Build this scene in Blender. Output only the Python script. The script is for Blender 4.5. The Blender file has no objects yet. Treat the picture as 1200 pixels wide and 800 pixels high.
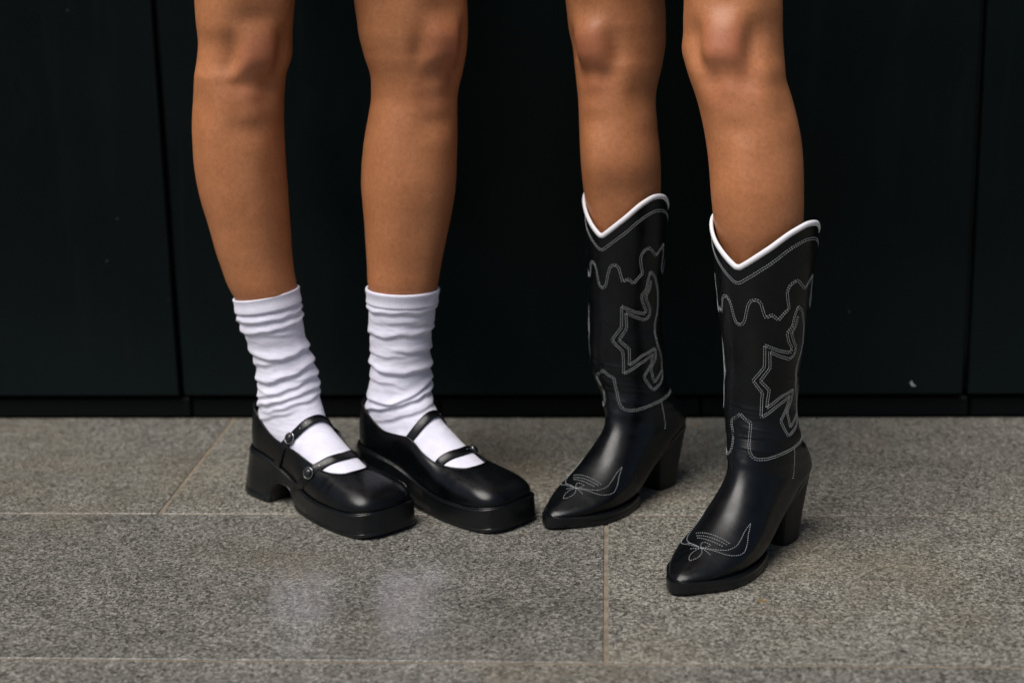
import bpy, math, random
import numpy as np
from mathutils import Vector, Matrix, noise as mnoise

random.seed(7)
rng = np.random.default_rng(7)
S = bpy.context.scene
COL = S.collection
rad = math.radians

# ------------------------------------------------------------------ camera
cam = bpy.data.cameras.new("camera")
cam.sensor_width = 36.0
cam.lens = 56.7
cam.clip_start, cam.clip_end = 0.02, 1000
cam.dof.use_dof = True
cam.dof.focus_distance = 1.93
cam.dof.aperture_fstop = 3.0
cam.dof.aperture_blades = 0
co = bpy.data.objects.new("camera", cam)
COL.objects.link(co)
right = Vector((0.9981905, 0.05731298, -0.01819181))
up = Vector((0.00390789, 0.24006541, 0.97074885))
fwd = Vector((-0.06000373, 0.96906337, -0.23940704))
m = Matrix((right, up, -fwd)).transposed().to_4x4()
m.translation = Vector((0, 0, 0.72))
co.matrix_world = m
S.camera = co

# ------------------------------------------------------------------ sky, sun, exposure
SUN_EL, SUN_DIR = rad(61), Vector((-0.50, -0.60, 0))
world = bpy.data.worlds.new("World")
S.world = world
world.use_nodes = True
nt = world.node_tree
sky = nt.nodes.new("ShaderNodeTexSky")
sky.sky_type = 'NISHITA'
sky.sun_disc = False
sky.sun_elevation = SUN_EL
sky.sun_rotation = math.atan2(SUN_DIR.x, SUN_DIR.y)
sky.air_density, sky.dust_density, sky.ozone_density = 1.0, 3.0, 1.0
bg = nt.nodes["Background"]
bg.inputs["Strength"].default_value = 0.06
nt.links.new(sky.outputs[0], bg.inputs[0])
sun = bpy.data.lights.new("sun", 'SUN')
sun.energy = 3.3
sun.angle = rad(42)
sun.color = (1.0, 0.965, 0.92)
so = bpy.data.objects.new("sun", sun)
COL.objects.link(so)
sd = SUN_DIR.normalized() * math.cos(SUN_EL) + Vector((0, 0, math.sin(SUN_EL)))
so.rotation_euler = sd.to_track_quat('Z', 'Y').to_euler()
so.location = (-2, -3, 5)
S.view_settings.view_transform = 'Standard'
S.view_settings.look = 'None'
S.view_settings.gamma = 1
S.view_settings.use_curve_mapping = False
S.view_settings.exposure = 0.27


# ------------------------------------------------------------------ materials
def new_mat(name):
    mt = bpy.data.materials.new(name)
    mt.use_nodes = True
    t = mt.node_tree
    return mt, t, t.nodes["Principled BSDF"]


def N(t, kind, **kw):
    n = t.nodes.new(kind)
    for k, v in kw.items():
        if k.startswith("i_"):
            n.inputs[k[2:].replace("_", " ")].default_value = v
        else:
            setattr(n, k, v)
    return n


def ramp(t, fac, stops, interp='LINEAR'):
    n = t.nodes.new("ShaderNodeValToRGB")
    n.color_ramp.interpolation = interp
    e = n.color_ramp.elements
    while len(e) < len(stops):
        e.new(0.5)
    for el, (p, c) in zip(e, stops):
        el.position = p
        el.color = (*c, 1) if len(c) == 3 else (c[0],) * 3 + (1,)
    t.links.new(fac, n.inputs[0])
    return n.outputs[0]


def mixc(t, fac, a, b, mode='MIX'):
    n = t.nodes.new("ShaderNodeMix")
    n.data_type = 'RGBA'
    n.blend_type = mode
    for sock, v in ((0, fac), (6, a), (7, b)):
        if isinstance(v, (int, float)):
            n.inputs[sock].default_value = v
        elif isinstance(v, tuple):
            n.inputs[sock].default_value = (*v, 1)
        else:
            t.links.new(v, n.inputs[sock])
    return n.outputs[2]


def mathn(t, op, a, b=None):
    n = t.nodes.new("ShaderNodeMath")
    n.operation = op
    for i, v in enumerate((a, b)):
        if v is None:
            continue
        if isinstance(v, (int, float)):
            n.inputs[i].default_value = v
        else:
            t.links.new(v, n.inputs[i])
    return n.outputs[0]


def coords(t, kind="pos", scale=(1, 1, 1)):
    if kind == "pos":
        src = t.nodes.new("ShaderNodeNewGeometry").outputs["Position"]
    else:
        src = t.nodes.new("ShaderNodeTexCoord").outputs["Object"]
    mp = t.nodes.new("ShaderNodeMapping")
    mp.inputs["Scale"].default_value = scale
    t.links.new(src, mp.inputs[0])
    return mp.outputs[0]


def noise(t, vec, scale, detail=3, rough=0.5, dist=0.0):
    n = N(t, "ShaderNodeTexNoise")
    n.inputs["Scale"].default_value = scale
    n.inputs["Detail"].default_value = detail
    n.inputs["Roughness"].default_value = rough
    n.inputs["Distortion"].default_value = dist
    t.links.new(vec, n.inputs["Vector"])
    return n.outputs[0]


def bump(t, bsdf, height, strength, dist=0.001):
    b = N(t, "ShaderNodeBump")
    b.inputs["Strength"].default_value = strength
    b.inputs["Distance"].default_value = dist
    t.links.new(height, b.inputs["Height"])
    t.links.new(b.outputs[0], bsdf.inputs["Normal"])


def mat_granite():
    mt, t, b = new_mat("flamed_granite")
    v = coords(t)
    vo = N(t, "ShaderNodeTexVoronoi", feature='F1')
    vo.inputs["Scale"].default_value = 340
    t.links.new(v, vo.inputs["Vector"])
    sep = N(t, "ShaderNodeSeparateColor")
    t.links.new(vo.outputs["Color"], sep.inputs[0])
    n1 = noise(t, v, 215, 4, 0.7)
    vo2 = N(t, "ShaderNodeTexVoronoi", feature='F1')
    vo2.inputs["Scale"].default_value = 620
    t.links.new(v, vo2.inputs["Vector"])
    sep2 = N(t, "ShaderNodeSeparateColor")
    t.links.new(vo2.outputs["Color"], sep2.inputs[0])
    g = mathn(t, 'ADD', mathn(t, 'MULTIPLY', sep.outputs[0], 0.46), mathn(t, 'MULTIPLY', n1, 0.36))
    g = mathn(t, 'ADD', g, mathn(t, 'MULTIPLY', sep2.outputs[1], 0.28))
    base = ramp(t, g, [(0.25, (0.032, 0.032, 0.029)), (0.45, (0.110, 0.106, 0.094)),
                       (0.64, (0.188, 0.181, 0.161)), (0.88, (0.37, 0.358, 0.325))])
    # broad stains and wear
    big = noise(t, v, 3.1, 4, 0.6)
    base = mixc(t, mathn(t, 'MULTIPLY', ramp(t, big, [(0.5, (0,)), (0.72, (1,))]), 0.42), base,
                (0.16, 0.125, 0.075))
    mid = noise(t, v, 14, 3, 0.6)
    base = mixc(t, 1.0, base, ramp(t, mid, [(0.25, (0.79, 0.785, 0.775)), (0.7, (1.08, 1.075, 1.06))]), 'MULTIPLY')
    # rusty specks
    vs = N(t, "ShaderNodeTexVoronoi", feature='F1')
    vs.inputs["Scale"].default_value = 6.5
    t.links.new(v, vs.inputs["Vector"])
    nd = mathn(t, 'ADD', vs.outputs["Distance"], mathn(t, 'MULTIPLY', noise(t, v, 60, 2), 0.08))
    base = mixc(t, mathn(t, 'MULTIPLY', ramp(t, nd, [(0.07, (1,)), (0.10, (0,))]), 0.5), base, (0.22, 0.13, 0.045))
    oi = N(t, "ShaderNodeObjectInfo")
    tone = ramp(t, oi.outputs["Random"], [(0, (0.86, 0.865, 0.87)), (1, (1.06, 1.045, 1.02))])
    base = mixc(t, 1.0, base, tone, 'MULTIPLY')
    t.links.new(base, b.inputs["Base Color"])
    r = ramp(t, noise(t, v, 9, 3), [(0.3, (0.24,)), (0.7, (0.42,))])
    t.links.new(r, b.inputs["Roughness"])
    b.inputs["Specular IOR Level"].default_value = 0.5
    bump(t, b, g, 0.14, 0.0008)
    # a thin wet-looking film added in front of the platform shoes to mirror the socks
    mp = N(t, "ShaderNodeMapping")
    mp.inputs["Location"].default_value = (0.205 / 0.25, -1.69 / 0.13, 0)
    mp.inputs["Scale"].default_value = (1 / 0.25, 1 / 0.13, 0)
    t.links.new(v, mp.inputs[0])
    ln = N(t, "ShaderNodeVectorMath", operation='LENGTH')
    t.links.new(mp.outputs[0], ln.inputs[0])
    dd = mathn(t, 'ADD', ln.outputs["Value"], mathn(t, 'MULTIPLY', mathn(t, 'SUBTRACT', noise(t, v, 14, 4, 0.65), 0.5), 1.5))
    film = mathn(t, 'MULTIPLY', ramp(t, dd, [(0.45, (1,)), (1.0, (0,))]), 1.0)
    t.links.new(film, b.inputs["Coat Weight"])
    b.inputs["Coat Roughness"].default_value = 0.13
    b.inputs["Coat IOR"].default_value = 1.45
    return mt


def mat_grout():
    mt, t, b = new_mat("sandy_grout")
    v = coords(t)
    t.links.new(ramp(t, noise(t, v, 60, 4), [(0.3, (0.125, 0.098, 0.068)), (0.7, (0.235, 0.19, 0.14))]), b.inputs["Base Color"])
    b.inputs["Roughness"].default_value = 0.9
    bump(t, b, noise(t, v, 300, 3), 0.5, 0.002)
    return mt


def mat_asphalt():
    mt, t, b = new_mat("grey_asphalt")
    v = coords(t)
    t.links.new(ramp(t, noise(t, v, 40, 5), [(0.3, (0.03, 0.03, 0.031)), (0.7, (0.075, 0.073, 0.07))]), b.inputs["Base Color"])
    b.inputs["Roughness"].default_value = 0.9
    return mt


def mat_panel():
    mt, t, b = new_mat("black_stone_panel")
    v = coords(t)
    base = ramp(t, noise(t, v, 420, 3, 0.7), [(0.35, (0.0007, 0.0022, 0.0022)), (0.75, (0.0032, 0.0068, 0.0068))])
    # a few dried drops and dust
    vo = N(t, "ShaderNodeTexVoronoi", feature='F1')
    vo.inputs["Scale"].default_value = 17
    t.links.new(v, vo.inputs["Vector"])
    d = ramp(t, vo.outputs["Distance"], [(0.02, (1,)), (0.045, (0,))])
    patch = ramp(t, noise(t, v, 2.3, 2), [(0.5, (0,)), (0.62, (1,))])
    base = mixc(t, mathn(t, 'MULTIPLY', mathn(t, 'MULTIPLY', d, patch), 0.5), base, (0.07, 0.08, 0.085))
    # paler towards the bottom, fading out unevenly upwards
    sp = N(t, "ShaderNodeSeparateXYZ")
    t.links.new(v, sp.inputs[0])
    low = ramp(t, mathn(t, 'ADD', sp.outputs[2], mathn(t, 'MULTIPLY', noise(t, v, 6, 4), 0.22)),
               [(0.10, (1,)), (0.42, (0,))])
    base = mixc(t, mathn(t, 'MULTIPLY', low, 0.55), base, (0.0060, 0.0110, 0.0110))
    # run marks and wiped smears
    sm = noise(t, coords(t, "pos", (9, 1, 0.9)), 3, 5, 0.65, 0.6)
    base = mixc(t, mathn(t, 'MULTIPLY', ramp(t, sm, [(0.55, (0,)), (0.78, (1,))]), 0.25), base, (0.0085, 0.0125, 0.0128))
    t.links.new(base, b.inputs["Base Color"])
    t.links.new(ramp(t, noise(t, v, 5, 4), [(0.3, (0.20,)), (0.7, (0.40,))]), b.inputs["Roughness"])
    b.inputs["Specular IOR Level"].default_value = 0.11
    bump(t, b, noise(t, v, 350, 3), 0.12, 0.0006)
    return mt


def mat_plain(name, col, rough=0.5, spec=0.5, metal=0.0, nscale=None, nstr=0.2, ndist=0.0005):
    mt, t, b = new_mat(name)
    b.inputs["Base Color"].default_value = (*col, 1)
    b.inputs["Roughness"].default_value = rough
    b.inputs["Specular IOR Level"].default_value = spec
    b.inputs["Metallic"].default_value = metal
    if nscale:
        bump(t, b, noise(t, coords(t), nscale, 3), nstr, ndist)
    return mt


def mat_leather(name, r0, r1, grain):
    mt, t, b = new_mat(name)
    v = coords(t)
    t.links.new(ramp(t, noise(t, v, 30, 3), [(0.3, (0.0012, 0.0016, 0.0022)), (0.7, (0.0026, 0.0032, 0.0040))]), b.inputs["Base Color"])
    t.links.new(ramp(t, noise(t, v, 45, 4, 0.6), [(0.3, (r0,)), (0.7, (r1,))]), b.inputs["Roughness"])
    b.inputs["Specular IOR Level"].default_value = 0.32
    vo = N(t, "ShaderNodeTexVoronoi", feature='DISTANCE_TO_EDGE')
    vo.inputs["Scale"].default_value = 900
    t.links.new(v, vo.inputs["Vector"])
    h = mathn(t, 'ADD', mathn(t, 'MULTIPLY', vo.outputs["Distance"], 0.6), mathn(t, 'MULTIPLY', noise(t, v, 120, 3), 1.2))
    bump(t, b, h, grain, 0.0007)
    return mt


def mat_skin():
    mt, t, b = new_mat("tanned_skin")
    v = coords(t)
    fine = noise(t, v, 180, 4, 0.7)
    blotch = noise(t, v, 22, 4, 0.6)
    base = ramp(t, blotch, [(0.28, (0.40, 0.152, 0.060)), (0.55, (0.435, 0.172, 0.072)), (0.78, (0.46, 0.188, 0.081))])
    base = mixc(t, 1.0, base, ramp(t, fine, [(0.3, (0.84, 0.82, 0.80)), (0.7, (1.07, 1.07, 1.07))]), 'MULTIPLY')
    # redder, darker knees: a per-vertex paint of the skin itself
    at = N(t, "ShaderNodeAttribute", attribute_name="knee")
    base = mixc(t, mathn(t, 'MULTIPLY', at.outputs["Fac"], 0.6), base, (0.33, 0.098, 0.055))
    # freckles and pores
    vo = N(t, "ShaderNodeTexVoronoi", feature='F1')
    vo.inputs["Scale"].default_value = 170
    t.links.new(v, vo.inputs["Vector"])
    base = mixc(t, mathn(t, 'MULTIPLY', ramp(t, vo.outputs["Distance"], [(0.10, (1,)), (0.24, (0,))]), 0.32), base, (0.16, 0.06, 0.035))
    t.links.new(base, b.inputs["Base Color"])
    b.inputs["Subsurface Weight"].default_value = 0.12
    b.inputs["Subsurface Radius"].default_value = (0.008, 0.003, 0.0015)
    b.inputs["Subsurface Scale"].default_value = 1.0
    t.links.new(ramp(t, fine, [(0.3, (0.38,)), (0.7, (0.54,))]), b.inputs["Roughness"])
    b.inputs["Specular IOR Level"].default_value = 0.4
    vb = N(t, "ShaderNodeTexVoronoi", feature='DISTANCE_TO_EDGE')
    vb.inputs["Scale"].default_value = 650
    t.links.new(v, vb.inputs["Vector"])
    h = mathn(t, 'ADD', mathn(t, 'MULTIPLY', vb.outputs["Distance"], 0.4), fine)
    bump(t, b, h, 0.22, 0.0008)
    return mt


def mat_sock():
    mt, t, b = new_mat("white_cotton_knit")
    v = coords(t)
    base = ramp(t, noise(t, v, 70, 4), [(0.3, (0.655, 0.64, 0.745)), (0.7, (0.74, 0.725, 0.825))])
    t.links.new(base, b.inputs["Base Color"])
    b.inputs["Roughness"].default_value = 0.85
    b.inputs["Specular IOR Level"].default_value = 0.2
    b.inputs["Sheen Weight"].default_value = 0.15
    uv = N(t, "ShaderNodeUVMap", uv_map="around")
    sp = N(t, "ShaderNodeSeparateXYZ")
    t.links.new(uv.outputs[0], sp.inputs[0])
    rib = mathn(t, 'SINE', mathn(t, 'MULTIPLY', sp.outputs[0], 2 * math.pi * 110))
    h = mathn(t, 'ADD', mathn(t, 'MULTIPLY', noise(t, v, 900, 2), 0.8), mathn(t, 'MULTIPLY', rib, 0.35))
    bump(t, b, h, 0.5, 0.0007)
    return mt


M = dict(
    granite=mat_granite(), grout=mat_grout(), asphalt=mat_asphalt(), panel=mat_panel(),
    plinth=mat_plain("dark_painted_plinth", (0.0022, 0.003, 0.0033), 0.5, 0.12, 0, 60, 0.2, 0.002),
    gap=mat_plain("black_cavity", (0.002, 0.002, 0.002), 0.9, 0.1),
    sealant=mat_plain("grey_joint_sealant", (0.012, 0.013, 0.013), 0.8, 0.2, 0, 90, 0.4, 0.001),
    leather=mat_leather("smooth_black_leather", 0.22, 0.38, 0.10),
    shoe_leather=mat_leather("black_box_leather", 0.20, 0.36, 0.10),
    sole=mat_plain("black_rubber", (0.0036, 0.0042, 0.0048), 0.30, 0.4, 0, 400, 0.25, 0.0006),
    heel=mat_plain("stacked_black_heel", (0.0045, 0.005, 0.0056), 0.5, 0.3, 0, 300, 0.25, 0.0006),
    lining=mat_plain("dark_lining", (0.02, 0.018, 0.016), 0.8, 0.2),
    piping=mat_plain("white_leather_piping", (0.72, 0.70, 0.73), 0.6, 0.25, 0, 200, 0.15, 0.0006),
    thread=mat_plain("grey_white_thread", (0.38, 0.40, 0.405), 0.8, 0.2),
    darkthread=mat_plain("dull_black_thread", (0.02, 0.02, 0.022), 0.7, 0.3),
    steel=mat_plain("polished_steel", (0.34, 0.34, 0.345), 0.25, 0.5, 1.0),
    button=mat_plain("black_enamel", (0.010, 0.010, 0.012), 0.18, 0.5, 0, 500, 0.3, 0.001),
    skin=mat_skin(), sock=mat_sock(),
    skirt=mat_plain("black_wool", (0.015, 0.015, 0.016), 0.9, 0.2, 0, 300, 0.4, 0.001),
    fleck=mat_plain("white_paint_fleck", (0.5, 0.52, 0.54), 0.6, 0.3),
)


# ------------------------------------------------------------------ helpers
def link(name, verts, faces, mat, parent=None, smooth=True, kind=None, label=None, cat=None, group=None):
    me = bpy.data.meshes.new(name)
    me.from_pydata([tuple(map(float, v)) for v in verts], [], faces)
    me.materials.append(mat)
    if smooth:
        me.polygons.foreach_set("use_smooth", [True] * len(me.polygons))
    me.update()
    o = bpy.data.objects.new(name, me)
    COL.objects.link(o)
    if parent:
        o.parent = parent
    for k, v in (("kind", kind), ("label", label), ("category", cat), ("group", group)):
        if v:
            o[k] = v
    return o


def grid_faces(nr, nc, close=True, off=0):
    f = []
    for r in range(nr - 1):
        for c in range(nc if close else nc - 1):
            c2 = (c + 1) % nc
            f.append((off + r * nc + c, off + r * nc + c2, off + (r + 1) * nc + c2, off + (r + 1) * nc + c))
    return f


def recalc(o):
    import bmesh
    bm = bmesh.new()
    bm.from_mesh(o.data)
    bmesh.ops.recalc_face_normals(bm, faces=bm.faces)
    bm.to_mesh(o.data)
    bm.free()


def cub(xs, ys, x):
    """smooth cubic through knots (monotone-limited Hermite), ys may be vectors"""
    xs = np.asarray(xs, float)
    ys = np.asarray(ys, float)
    one = ys.ndim == 1
    if one:
        ys = ys[:, None]
    h = np.diff(xs)
    d = np.diff(ys, axis=0) / h[:, None]
    mm = np.zeros_like(ys)
    mm[0], mm[-1] = d[0], d[-1]
    for i in range(1, len(xs) - 1):
        w1, w2 = h[i], h[i - 1]
        mm[i] = (d[i - 1] * w1 + d[i] * w2) / (w1 + w2)
        s = d[i - 1] * d[i] <= 0
        mm[i] = np.where(s, mm[i] * 0.35, mm[i])
    x = np.clip(np.atleast_1d(np.asarray(x, float)), xs[0], xs[-1])
    k = np.clip(np.searchsorted(xs, x, side='right') - 1, 0, len(xs) - 2)
    t = ((x - xs[k]) / h[k])[:, None]
    hh = h[k][:, None]
    r = ((2 * t**3 - 3 * t**2 + 1) * ys[k] + (t**3 - 2 * t**2 + t) * hh * mm[k]
         + (-2 * t**3 + 3 * t**2) * ys[k + 1] + (t**3 - t**2) * hh * mm[k + 1])
    return r[:, 0] if one else r


def tube_geo(pts, r, sides=8, closed=False, off=0, caps=True):
    pts = [Vector(p) for p in pts]
    n = len(pts)
    rs = r if hasattr(r, '__len__') else [r] * n
    V, F = [], []
    prev = None
    for i, p in enumerate(pts):
        if closed:
            tg = pts[(i + 1) % n] - pts[i - 1]
        else:
            tg = pts[min(i + 1, n - 1)] - pts[max(i - 1, 0)]
        tg.normalize()
        if prev is None:
            a = Vector((0, 0, 1)) if abs(tg.z) < 0.9 else Vector((1, 0, 0))
            nv = (a - tg * a.dot(tg)).normalized()
        else:
            nv = (prev - tg * prev.dot(tg)).normalized()
        prev = nv
        bv = tg.cross(nv)
        for s in range(sides):
            a = 2 * math.pi * s / sides
            V.append(p + nv * (math.cos(a) * rs[i]) + bv * (math.sin(a) * rs[i]))
    F = grid_faces(n, sides, True, off)
    if closed:
        F += [(off + (n - 1) * sides + s, off + (n - 1) * sides + (s + 1) % sides, off + (s + 1) % sides, off + s) for s in range(sides)]
    elif caps:
        F.append(tuple(off + s for s in range(sides))[::-1])
        F.append(tuple(off + (n - 1) * sides + s for s in range(sides)))
    return V, F


def vnoise(p, s):
    return mnoise.noise(Vector(p) * s)


def box_geo(x0, x1, y0, y1, z0, z1, b):
    """box with its four front/top edges chamfered by b on every edge"""
    import bmesh
    bm = bmesh.new()
    bmesh.ops.create_cube(bm, size=1)
    for v in bm.verts:
        v.co = Vector(((x0 + x1) / 2 + v.co.x * (x1 - x0), (y0 + y1) / 2 + v.co.y * (y1 - y0), (z0 + z1) / 2 + v.co.z * (z1 - z0)))
    if b:
        bmesh.ops.bevel(bm, geom=bm.edges[:], offset=b, segments=1, affect='EDGES', profile=0.5)
    V = [v.co.copy() for v in bm.verts]
    bm.verts.index_update()
    F = [tuple(v.index for v in f.verts) for f in bm.faces]
    bm.free()
    return V, F


# ------------------------------------------------------------------ ground and pavement
V, F = [(-150, -150, -0.06), (150, -150, -0.06), (150, 150, -0.06), (-150, 150, -0.06)], [(0, 1, 2, 3)]
link("ground", V, F, M["asphalt"], smooth=False, kind="structure")
V, F = box_geo(-4.6, 4.6, -1.6, 2.421, -0.055, -0.0013, 0)
pav = link("pavement", V, F, M["grout"], smooth=False, kind="structure")
ROW = 0.443
LEN = 1.25
GAP = 0.0056
rows_y = [2.419 - ROW * k for k in range(0, 9)]
shift = [-0.592, -0.0045, 0.600, 0.2, -0.35, 0.1, -0.45, 0.35]
meshes = {}
for k in range(8):
    y1, y0 = rows_y[k], rows_y[k + 1]
    for j in range(-3, 4):
        x0 = shift[k] + j * LEN
        x1 = x0 + LEN
        if x1 < -3.6 or x0 > 3.6:
            continue
        if 'slab' not in meshes:
            V, F = box_geo(-LEN / 2 + GAP / 2, LEN / 2 - GAP / 2, -ROW / 2 + GAP / 2, ROW / 2 - GAP / 2, -0.04, 0, 0.0005)
            o = link("paving_slab", V, F, M["granite"], pav, smooth=False)
            meshes['slab'] = o.data
        else:
            o = bpy.data.objects.new("paving_slab", meshes['slab'])
            COL.objects.link(o)
            o.parent = pav
        o.location = ((x0 + x1) / 2, (y0 + y1) / 2, random.uniform(-0.0002, 0.0002))
        o.rotation_euler = (random.uniform(-.0003, .0003), random.uniform(-.0005, .0005), random.uniform(-.001, .001))

# ------------------------------------------------------------------ wall of dark panels
V, F = box_geo(-4.4, 4.4, 2.46, 2.70, -0.04, 4.9, 0)
wall = link("wall", V, F, M["gap"], smooth=False, cat="wall",
            label="black stone-panel wall running behind both pairs of legs")
P = 1.2135
for i in range(-4, 4):
    x0 = 0.5425 + i * P
    for r, (z0, z1) in enumerate(((0.040, 1.62), (1.632, 3.22), (3.232, 4.85))):
        V, F = box_geo(x0 + 0.0042, x0 + P - 0.0042, 2.407, 2.44, z0, z1, 0.0016)
        link("wall_panel", V, F, M["panel"], wall, smooth=False)
    # sealant deep in the upright joint, slightly ragged
    pts = [(x0 + random.uniform(-.0006, .0006), 2.428 + random.uniform(-.0015, .0015), 0.045 + 0.06 * q) for q in range(27)]
    V, F = tube_geo(pts, [0.0040 + random.uniform(-.0004, .0004) for _ in pts], 8)
    link("joint_sealant", V, F, M["sealant"], wall)
    for a, c in ((0.012, 0.405), (0.407, 0.812), (0.814, 1.2235)):
        V, F = box_geo(x0 + a, x0 + c, 2.421, 2.455, 0.0, 0.032, 0.003)
        link("plinth_block", V, F, M["plinth"], wall, smooth=False)
# chip of white paint on the panel edge
fl = [(0.4585, 0.0600), (0.4605, 0.0625), (0.4620, 0.0600), (0.4628, 0.0560), (0.4690, 0.0530), (0.4690, 0.0518), (0.4610, 0.0520), (0.4600, 0.0560), (0.4578, 0.0585)]
fl = [(.4625 + (x - .4625) * .7, .056 + (z - .056) * .75) for x, z in fl]
V = [(x, 2.4062, z) for x, z in fl] + [(x, 2.4075, z) for x, z in fl]
n = len(fl)
F = [tuple(range(n)), tuple(range(2 * n - 1, n - 1, -1))] + [(i, i + n, (i + 1) % n + n, (i + 1) % n) for i in range(n)]
link("paint_fleck", V, F, M["fleck"], wall, smooth=False)


# ------------------------------------------------------------------ legs
def leg_rings(table, zk, face_lo, face_hi, zbot, NA=72, step=0.004, calf_z=0.42, side=1):
    """table rows: z, xmin, xmax, y-centre.  Horizontal rings whose world-X extent follows the table;
    the cross-section (kneecap, shin, calf) turns with the facing angle (from -Y towards +X)."""
    T = sorted(table)
    zs = np.array([r[0] for r in T])
    zz = np.arange(zbot, zs[-1] + 1e-6, step)
    xmin, xmax, yc = (cub(zs, [r[k] for r in T], zz) for k in (1, 2, 3))
    ang = 2 * np.pi * np.arange(NA) / NA
    rings, knee = [], []
    for z, a, b, y in zip(zz, xmin, xmax, yc):
        fac = np.clip((z - 0.15) / 0.4, 0, 1)
        al = rad(face_lo + (face_hi - face_lo) * fac)
        th = (ang - (al - np.pi / 2) + np.pi) % (2 * np.pi) - np.pi      # 0 at the front of the leg
        G = lambda c, s, x: np.exp(-((x - c) / s)**2)
        gz = lambda c, s: math.exp(-((z - c) / s)**2)
        dth = lambda c, s: np.exp(-(((th - c + np.pi) % (2 * np.pi) - np.pi) / s)**2)
        R0 = (b - a) / 2
        r = np.ones(NA)
        r += 0.03 * np.cos(2 * th)                                     # a little deeper than wide
        r += 0.10 * gz(calf_z, 0.085) * dth(np.pi, 0.95)                # calf muscle
        r += 0.035 * gz(calf_z + 0.02, 0.09) * dth(1.9 * side, 0.5)
        low = np.clip((zk - 0.07 - z) / 0.05, 0, 1)
        r += low * (0.030 * dth(0.05 * side, 0.28) - 0.022 * dth(-0.55 * side, 0.35) - 0.008 * dth(0.7 * side, 0.35))
        d = np.zeros(NA)
        w = R0 * th
        pz = z - zk
        pat = np.exp(-(w / 0.024)**4 - (abs(pz) / (0.028 if pz > 0 else 0.020))**3)
        d += 0.0095 * pat
        d -= 0.0042 * np.exp(-(w / 0.030)**2) * gz(zk - 0.0345, 0.0125)  # hollow under the kneecap
        d -= 0.0034 * np.exp(-(w / 0.028)**2) * gz(zk - 0.092, 0.016)
        d += 0.0020 * np.exp(-(w / 0.012)**2) * gz(zk - 0.050, 0.016)    # tendon
        d += 0.0030 * np.exp(-(w / 0.018)**2) * gz(zk - 0.074, 0.014)    # tuberosity
        for s in (-1, 1):
            d -= 0.0062 * np.exp(-((w - s * 0.033) / 0.012)**2) * gz(zk - 0.006, 0.028)
            d -= 0.0030 * np.exp(-((w - s * 0.020) / 0.011)**2) * gz(zk - 0.038, 0.014)
            d += 0.0040 * np.exp(-((w - s * 0.034) / 0.018)**2) * gz(zk - 0.062, 0.024)
            d += 0.0060 * np.exp(-((w - s * 0.036) / 0.020)**2) * gz(zk + 0.075, 0.032)
        d -= 0.0040 * np.exp(-(w / 0.026)**2) * gz(zk + 0.045, 0.014)
        rr = R0 * r + d
        x = np.cos(ang) * rr
        yv = np.sin(ang) * rr
        k = (b - a) / (x.max() - x.min())
        x, yv = x * k, yv * k
        x += (a + b) / 2 - (x.max() + x.min()) / 2
        yv += y - (yv.max() + yv.min()) / 2
        ring = np.stack([x, yv, np.full(NA, z)], 1)
        for i in range(NA):                                            # soft unevenness of flesh
            nn = vnoise(ring[i], 16) * 0.0008 + vnoise(ring[i] + 3, 45) * 0.0003
            ring[i, 0] += math.cos(ang[i]) * nn
            ring[i, 1] += math.sin(ang[i]) * nn
        rings.append(ring)
        knee.append(np.clip(pat * 0.8 + 0.5 * np.exp(-(w / 0.03)**2) * gz(zk - 0.045, 0.03), 0, 1))
    return np.array(rings), np.array(knee)


def make_body(name, legL, legR, org, label):
    NA = legL[0].shape[1]
    V, F, K = [], [], []
    offs = []
    for rings, kn in (legL, legR):
        off = len(V)
        nr = len(rings)
        V += [tuple(p) for rg in rings for p in rg]
        K += list(kn.reshape(-1))
        F += grid_faces(nr, NA, True, off)
        F.append(tuple(off + i for i in range(NA))[::-1])
        offs.append(off + (nr - 1) * NA)
    q = NA // 8
    h = NA // 2
    L = lambda i: offs[0] + i % NA
    R = lambda i: offs[1] + i % NA
    for j in range(-q, q):
        F.append((L(j), L(j + 1), R(h - j - 1), R(h - j)))
    loop = [L(i) for i in range(q, NA - q + 1)] + [R(i) for i in range(h + q, h + NA - q + 1)]
    c = np.mean([V[i] for i in loop], 0)
    prev = loop
    for (z, ax, ay) in ((0.90, .175, .115), (0.96, .17, .112), (1.02, .15, .10), (1.09, .13, .09)):
        cur = []
        for i in loop:
            a = math.atan2((V[i][1] - c[1]) / .1, (V[i][0] - c[0]) / .17)
            cur.append(len(V))
            V.append((c[0] + ax * math.cos(a), c[1] + ay * math.sin(a), z))
            K.append(0)
        n = len(loop)
        F += [(prev[k], prev[(k + 1) % n], cur[(k + 1) % n], cur[k]) for k in range(n)]
        prev = cur
    F.append(tuple(prev))
    V = [(x - org[0], y - org[1], z) for x, y, z in V]
    o = link(name, V, F, M["skin"], label=label, cat="person")
    o.location = (org[0], org[1], 0)
    at = o.data.attributes.new("knee", 'FLOAT', 'POINT')
    at.data.foreach_set("value", np.array(K, dtype=np.float32))
    recalc(o)
    # skirt, wholly above the picture
    SV = []
    zs = [0.79, 0.82, 0.88, 0.95, 1.02, 1.08]
    ax = [.215, .21, .20, .185, .165, .142]
    for z, a in zip(zs, ax):
        for k in range(64):
            t = 2 * math.pi * k / 64
            f = 1 + 0.025 * math.sin(9 * t) * (1.08 - z) / 0.3
            SV.append((c[0] - org[0] + a * math.cos(t) * f, c[1] - org[1] + a * 0.70 * math.sin(t) * f, z))
    sk = link("skirt", SV, grid_faces(len(zs), 64), M["skirt"], o)
    md = sk.modifiers.new("thickness", 'SOLIDIFY')
    md.thickness = 0.003
    return o


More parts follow.
